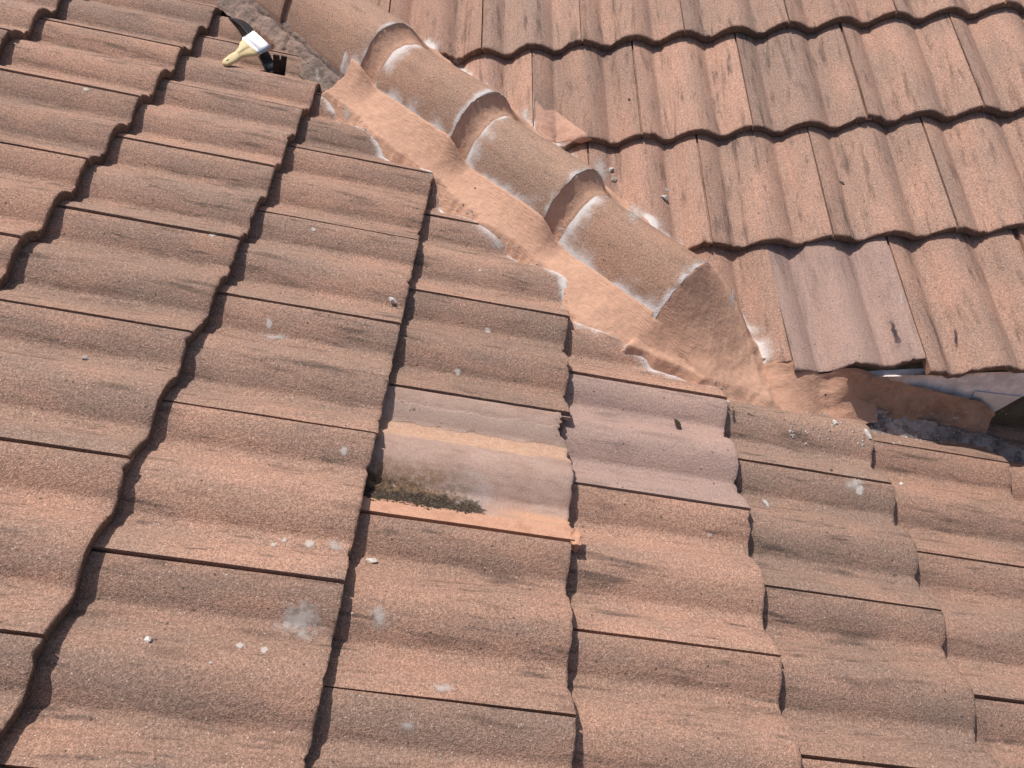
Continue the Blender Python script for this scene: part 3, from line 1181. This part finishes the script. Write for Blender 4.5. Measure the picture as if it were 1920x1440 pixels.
# dry leaf
p, n = at(1268, 800)
vs = []
for i in range(9):
    t = i / 8
    wd = 0.006 * math.sin(math.pi * min(1, t * 0.95 + 0.03)) ** 0.7
    for j in (-1, 0, 1):
        vs.append(V((0.030 * (t - 0.5), j * wd, 0.003 + 0.006 * abs(j) * math.sin(t * 3) + 0.004 * t * t)))
lf = mesh_py('dry_leaf', vs, grid_faces(9, 3))
leaf = new_obj('dry_leaf', lf, None, M_LEAF)
md = leaf.modifiers.new('thickness', 'SOLIDIFY')
md.thickness = 0.0008
leaf.location = p + n * 0.001
leaf.rotation_euler = (n.to_track_quat('Z', 'Y') @ Matrix.Rotation(0.3, 3, 'Z').to_quaternion()).to_euler()
tag(leaf, 'small curled dark dry leaf on the smooth greyish pink tile', 'leaf')

# fine crumbs nobody could count
vs, fs = [], []
rc = random.Random(5)


def crumb(p, n, r):
    o0 = len(vs)
    t1 = n.orthogonal().normalized()
    t2 = n.cross(t1)
    k = [rc.uniform(0.6, 1.3) for _ in range(6)]
    vs.extend([p + t1 * r * k[0], p + t2 * r * k[1], p - t1 * r * k[2], p - t2 * r * k[3], p + n * r * k[4], p - n * r * 0.3])
    fs.extend([tuple(o0 + i for i in f) for f in ((0, 1, 4), (1, 2, 4), (2, 3, 4), (3, 0, 4), (1, 0, 5), (2, 1, 5), (3, 2, 5), (0, 3, 5))])


for _ in range(330):
    s = rc.uniform(-1.0, 0.42)
    el, er = edges(s)
    w = -el - abs(rc.gauss(0, 0.022)) if rc.random() < 0.55 else er + abs(rc.gauss(0, 0.03))
    p, n = drop(vw(s, w, 0.05), UP, 0.2)
    if p:
        crumb(p, n, rc.choice((0.0008, 0.0010, 0.0014, 0.0018, 0.003)))
for _ in range(150):
    p, n = at(rc.uniform(0, 1920), rc.uniform(0, 1440))
    if p:
        crumb(p, n, rc.choice((0.0008, 0.0012, 0.0016)))
for _ in range(160):
    p, n = at(rc.uniform(1480, 1890), rc.uniform(770, 835))
    if p:
        crumb(p, n, rc.choice((0.0016, 0.002, 0.003, 0.004)))
cr = new_obj('mortar_crumbs', mesh_py('mortar_crumbs', vs, fs, False), None, M_CHIP)
tag(cr, 'fine grey mortar crumbs scattered along the mortar edges', 'crumbs', kind='stuff')

# ------------------------------------------------------------------ pry bar
def on_l(px, py, h):
    """point at height h over the left slope, as seen at a place in the photograph"""
    r = pix_ray(px, py)
    t = ((OL + NL * (h - 0.03)) - CAM).dot(NL) / r.dot(NL)
    return CAM + r * t


def catmull(P, n=10):
    out = []
    for i in range(len(P) - 1):
        p0, p1, p2, p3 = P[max(0, i - 1)], P[i], P[i + 1], P[min(len(P) - 1, i + 2)]
        for q in range(n):
            t = q / n
            out.append(0.5 * ((2 * p1) + (p2 - p0) * t + (2 * p0 - 5 * p1 + 4 * p2 - p3) * t * t + (3 * p1 - p0 - 3 * p2 + p3) * t ** 3))
    out.append(P[-1])
    return out


base_pt = on_l(523, 139, 0.006)
spine = catmull([on_l(437, 36, 0.004), on_l(452, 42, 0.022), on_l(470, 60, 0.034), on_l(488, 88, 0.036), on_l(503, 118, 0.026), on_l(512, 133, 0.012)], 8)
wid = (UL * 0.93 + VL * 0.36).normalized()
bm = bmesh.new()
rings = []
for i, c in enumerate(spine):
    t = (spine[min(i + 1, len(spine) - 1)] - spine[max(i - 1, 0)]).normalized()
    wv = (wid - t * wid.dot(t)).normalized()
    nn = t.cross(wv).normalized()
    if nn.dot(NL) < 0:
        nn = -nn
    hw = 0.0145 + 0.002 * (i / len(spine))
    rings.append([bm.verts.new(c + wv * a * hw + nn * b * 0.0032) for a, b in ((-1, -1), (1, -1), (1, 0.6), (0.86, 1), (-0.86, 1), (-1, 0.6))])
for a, b in zip(rings, rings[1:]):
    for j in range(6):
        bm.faces.new((a[j], a[(j + 1) % 6], b[(j + 1) % 6], b[j]))
bm.faces.new(rings[0][::-1])
bm.faces.new(rings[-1])
bmesh.ops.recalc_face_normals(bm, faces=bm.faces[:])
bar_root = empty('pry_bar', base_pt)
tag(bar_root, 'flat black steel pry bar with notched claw lying beside the uppermost cap', 'pry bar')
for v in bm.verts:
    v.co -= base_pt
bmm = bpy.data.meshes.new('bar')
bm.to_mesh(bmm)
bm.free()
new_obj('bar', bmm, bar_root, M_STEEL)
# claw: a wider blade bent upright with a V notch
bm = bmesh.new()
cw = (UL * 0.985 + VL * 0.17).normalized()
cu = (NL * 0.93 - VL * 0.22 + UL * 0.1).normalized()
cu = (cu - cw * cu.dot(cw)).normalized()
cn = cw.cross(cu)
out = [(-0.016, -0.004), (0.016, -0.004), (0.0175, 0.012), (0.0195, 0.052), (0.004, 0.052), (0.001, 0.040), (-0.002, 0.052), (-0.0185, 0.051), (-0.017, 0.012)]
fr = []
for k in (-1, 1):
    fr.append([bm.verts.new(cw * x + cu * y + cn * (k * (0.0030 - 0.0018 * max(0, y) / 0.052) - 0.016 * (y / 0.052) ** 2)) for x, y in out])
bm.faces.new(fr[1])
bm.faces.new(fr[0][::-1])
for j in range(len(out)):
    k = (j + 1) % len(out)
    bm.faces.new((fr[0][j], fr[0][k], fr[1][k], fr[1][j]))
bmesh.ops.recalc_face_normals(bm, faces=bm.faces[:])
cm = bpy.data.meshes.new('claw')
bm.to_mesh(cm)
bm.free()
co = new_obj('claw', cm, bar_root, M_RUST)
co['label'] = 'rusty brown upturned claw with a V notch'

# ------------------------------------------------------------------ paint brush
tip = on_l(425, 117, 0.018)
fer = on_l(471, 88, 0.050)
ax = (fer - tip).normalized()
Lh = (fer - tip).length
wd = (UL * 0.98 - VL * 0.2)
wd = (wd - ax * wd.dot(ax)).normalized()
nm = wd.cross(ax)
if nm.dot(NL) < 0:
    nm = -nm
brush = empty('paint_brush', tip)
tag(brush, 'flat paint brush with pale wooden handle resting across the black pry bar', 'paint brush')


def loft(sections, k=14, pw=2.6):
    """sections: (distance, half width, half thickness, sideways bend)"""
    bm = bmesh.new()
    rs = []
    for d, hw, ht, off in sections:
        ring = []
        for q in range(k):
            a = 2 * math.pi * q / k
            ca, sa_ = math.cos(a), math.sin(a)
            x = math.copysign(abs(ca) ** (2 / pw), ca) * hw + off
            y = math.copysign(abs(sa_) ** (2 / pw), sa_) * ht
            ring.append(bm.verts.new(ax * d + wd * x + nm * y))
        rs.append(ring)
    for a, b in zip(rs, rs[1:]):
        for q in range(k):
            bm.faces.new((a[q], a[(q + 1) % k], b[(q + 1) % k], b[q]))
    bm.faces.new(rs[0][::-1])
    bm.faces.new(rs[-1])
    bmesh.ops.recalc_face_normals(bm, faces=bm.faces[:])
    m = bpy.data.meshes.new('brush_part')
    bm.to_mesh(m)
    bm.free()
    m.shade_smooth()
    m.set_sharp_from_angle(angle=math.radians(55))
    return m


hs = [(-0.012, 0.003, 0.002, 0), (-0.009, 0.0085, 0.0045, 0), (0.0, 0.0125, 0.0055, 0), (0.02, 0.0150, 0.006, 0.000), (0.05, 0.0135, 0.0065, 0.0), (0.08, 0.0125, 0.007, 0.0),
      (Lh - 0.045, 0.0135, 0.007, 0), (Lh - 0.028, 0.020, 0.007, 0), (Lh - 0.014, 0.031, 0.007, 0), (Lh, 0.0355, 0.007, 0)]
hd_ = new_obj('handle', loft(hs), brush, M_WOOD)
new_obj('hanging_hole', loft([(0.000, 0.0035, 0.0063, 0), (0.004, 0.0042, 0.0064, 0), (0.009, 0.0035, 0.0064, 0)], 10, 2), hd_, M_HOLE)
new_obj('ferrule', loft([(Lh - 0.002, 0.037, 0.0080, 0), (Lh + 0.004, 0.0385, 0.0088, 0), (Lh + 0.007, 0.038, 0.0082, 0), (Lh + 0.032, 0.038, 0.0080, 0), (Lh + 0.035, 0.0388, 0.0088, 0), (Lh + 0.040, 0.0385, 0.0085, 0)], 20, 5), brush, M_TIN)
vs2, fs2 = [], []
rb = random.Random(3)
for i in range(420):
    x = rb.uniform(-0.036, 0.036)
    y = rb.uniform(-0.0065, 0.0065)
    L2 = rb.uniform(0.012, 0.026) * (0.8 + 0.4 * nz(x * 90, 1.0))
    fan = x * 0.20 + rb.gauss(0, 0.0022)
    b0 = ax * (Lh + 0.036) + wd * x + nm * y
    b1 = b0 + ax * L2 + wd * fan + nm * (rb.gauss(0, 0.0018) - 0.001)
    o0 = len(vs2)
    r = 0.00055
    for c, rr_ in ((b0, r), (b1, r * 0.5)):
        for q in range(3):
            a = q * 2.094
            vs2.append(c + wd * math.cos(a) * rr_ + nm * math.sin(a) * rr_)
    for q in range(3):
        fs2.append((o0 + q, o0 + (q + 1) % 3, o0 + 3 + (q + 1) % 3, o0 + 3 + q))
br = new_obj('bristles', mesh_py('bristles', vs2, fs2), brush, M_BRISTLE)
br['kind'] = 'stuff'
br['label'] = 'stiff reddish brown bristles caked with dried mortar'
bpy.context.view_layer.update()
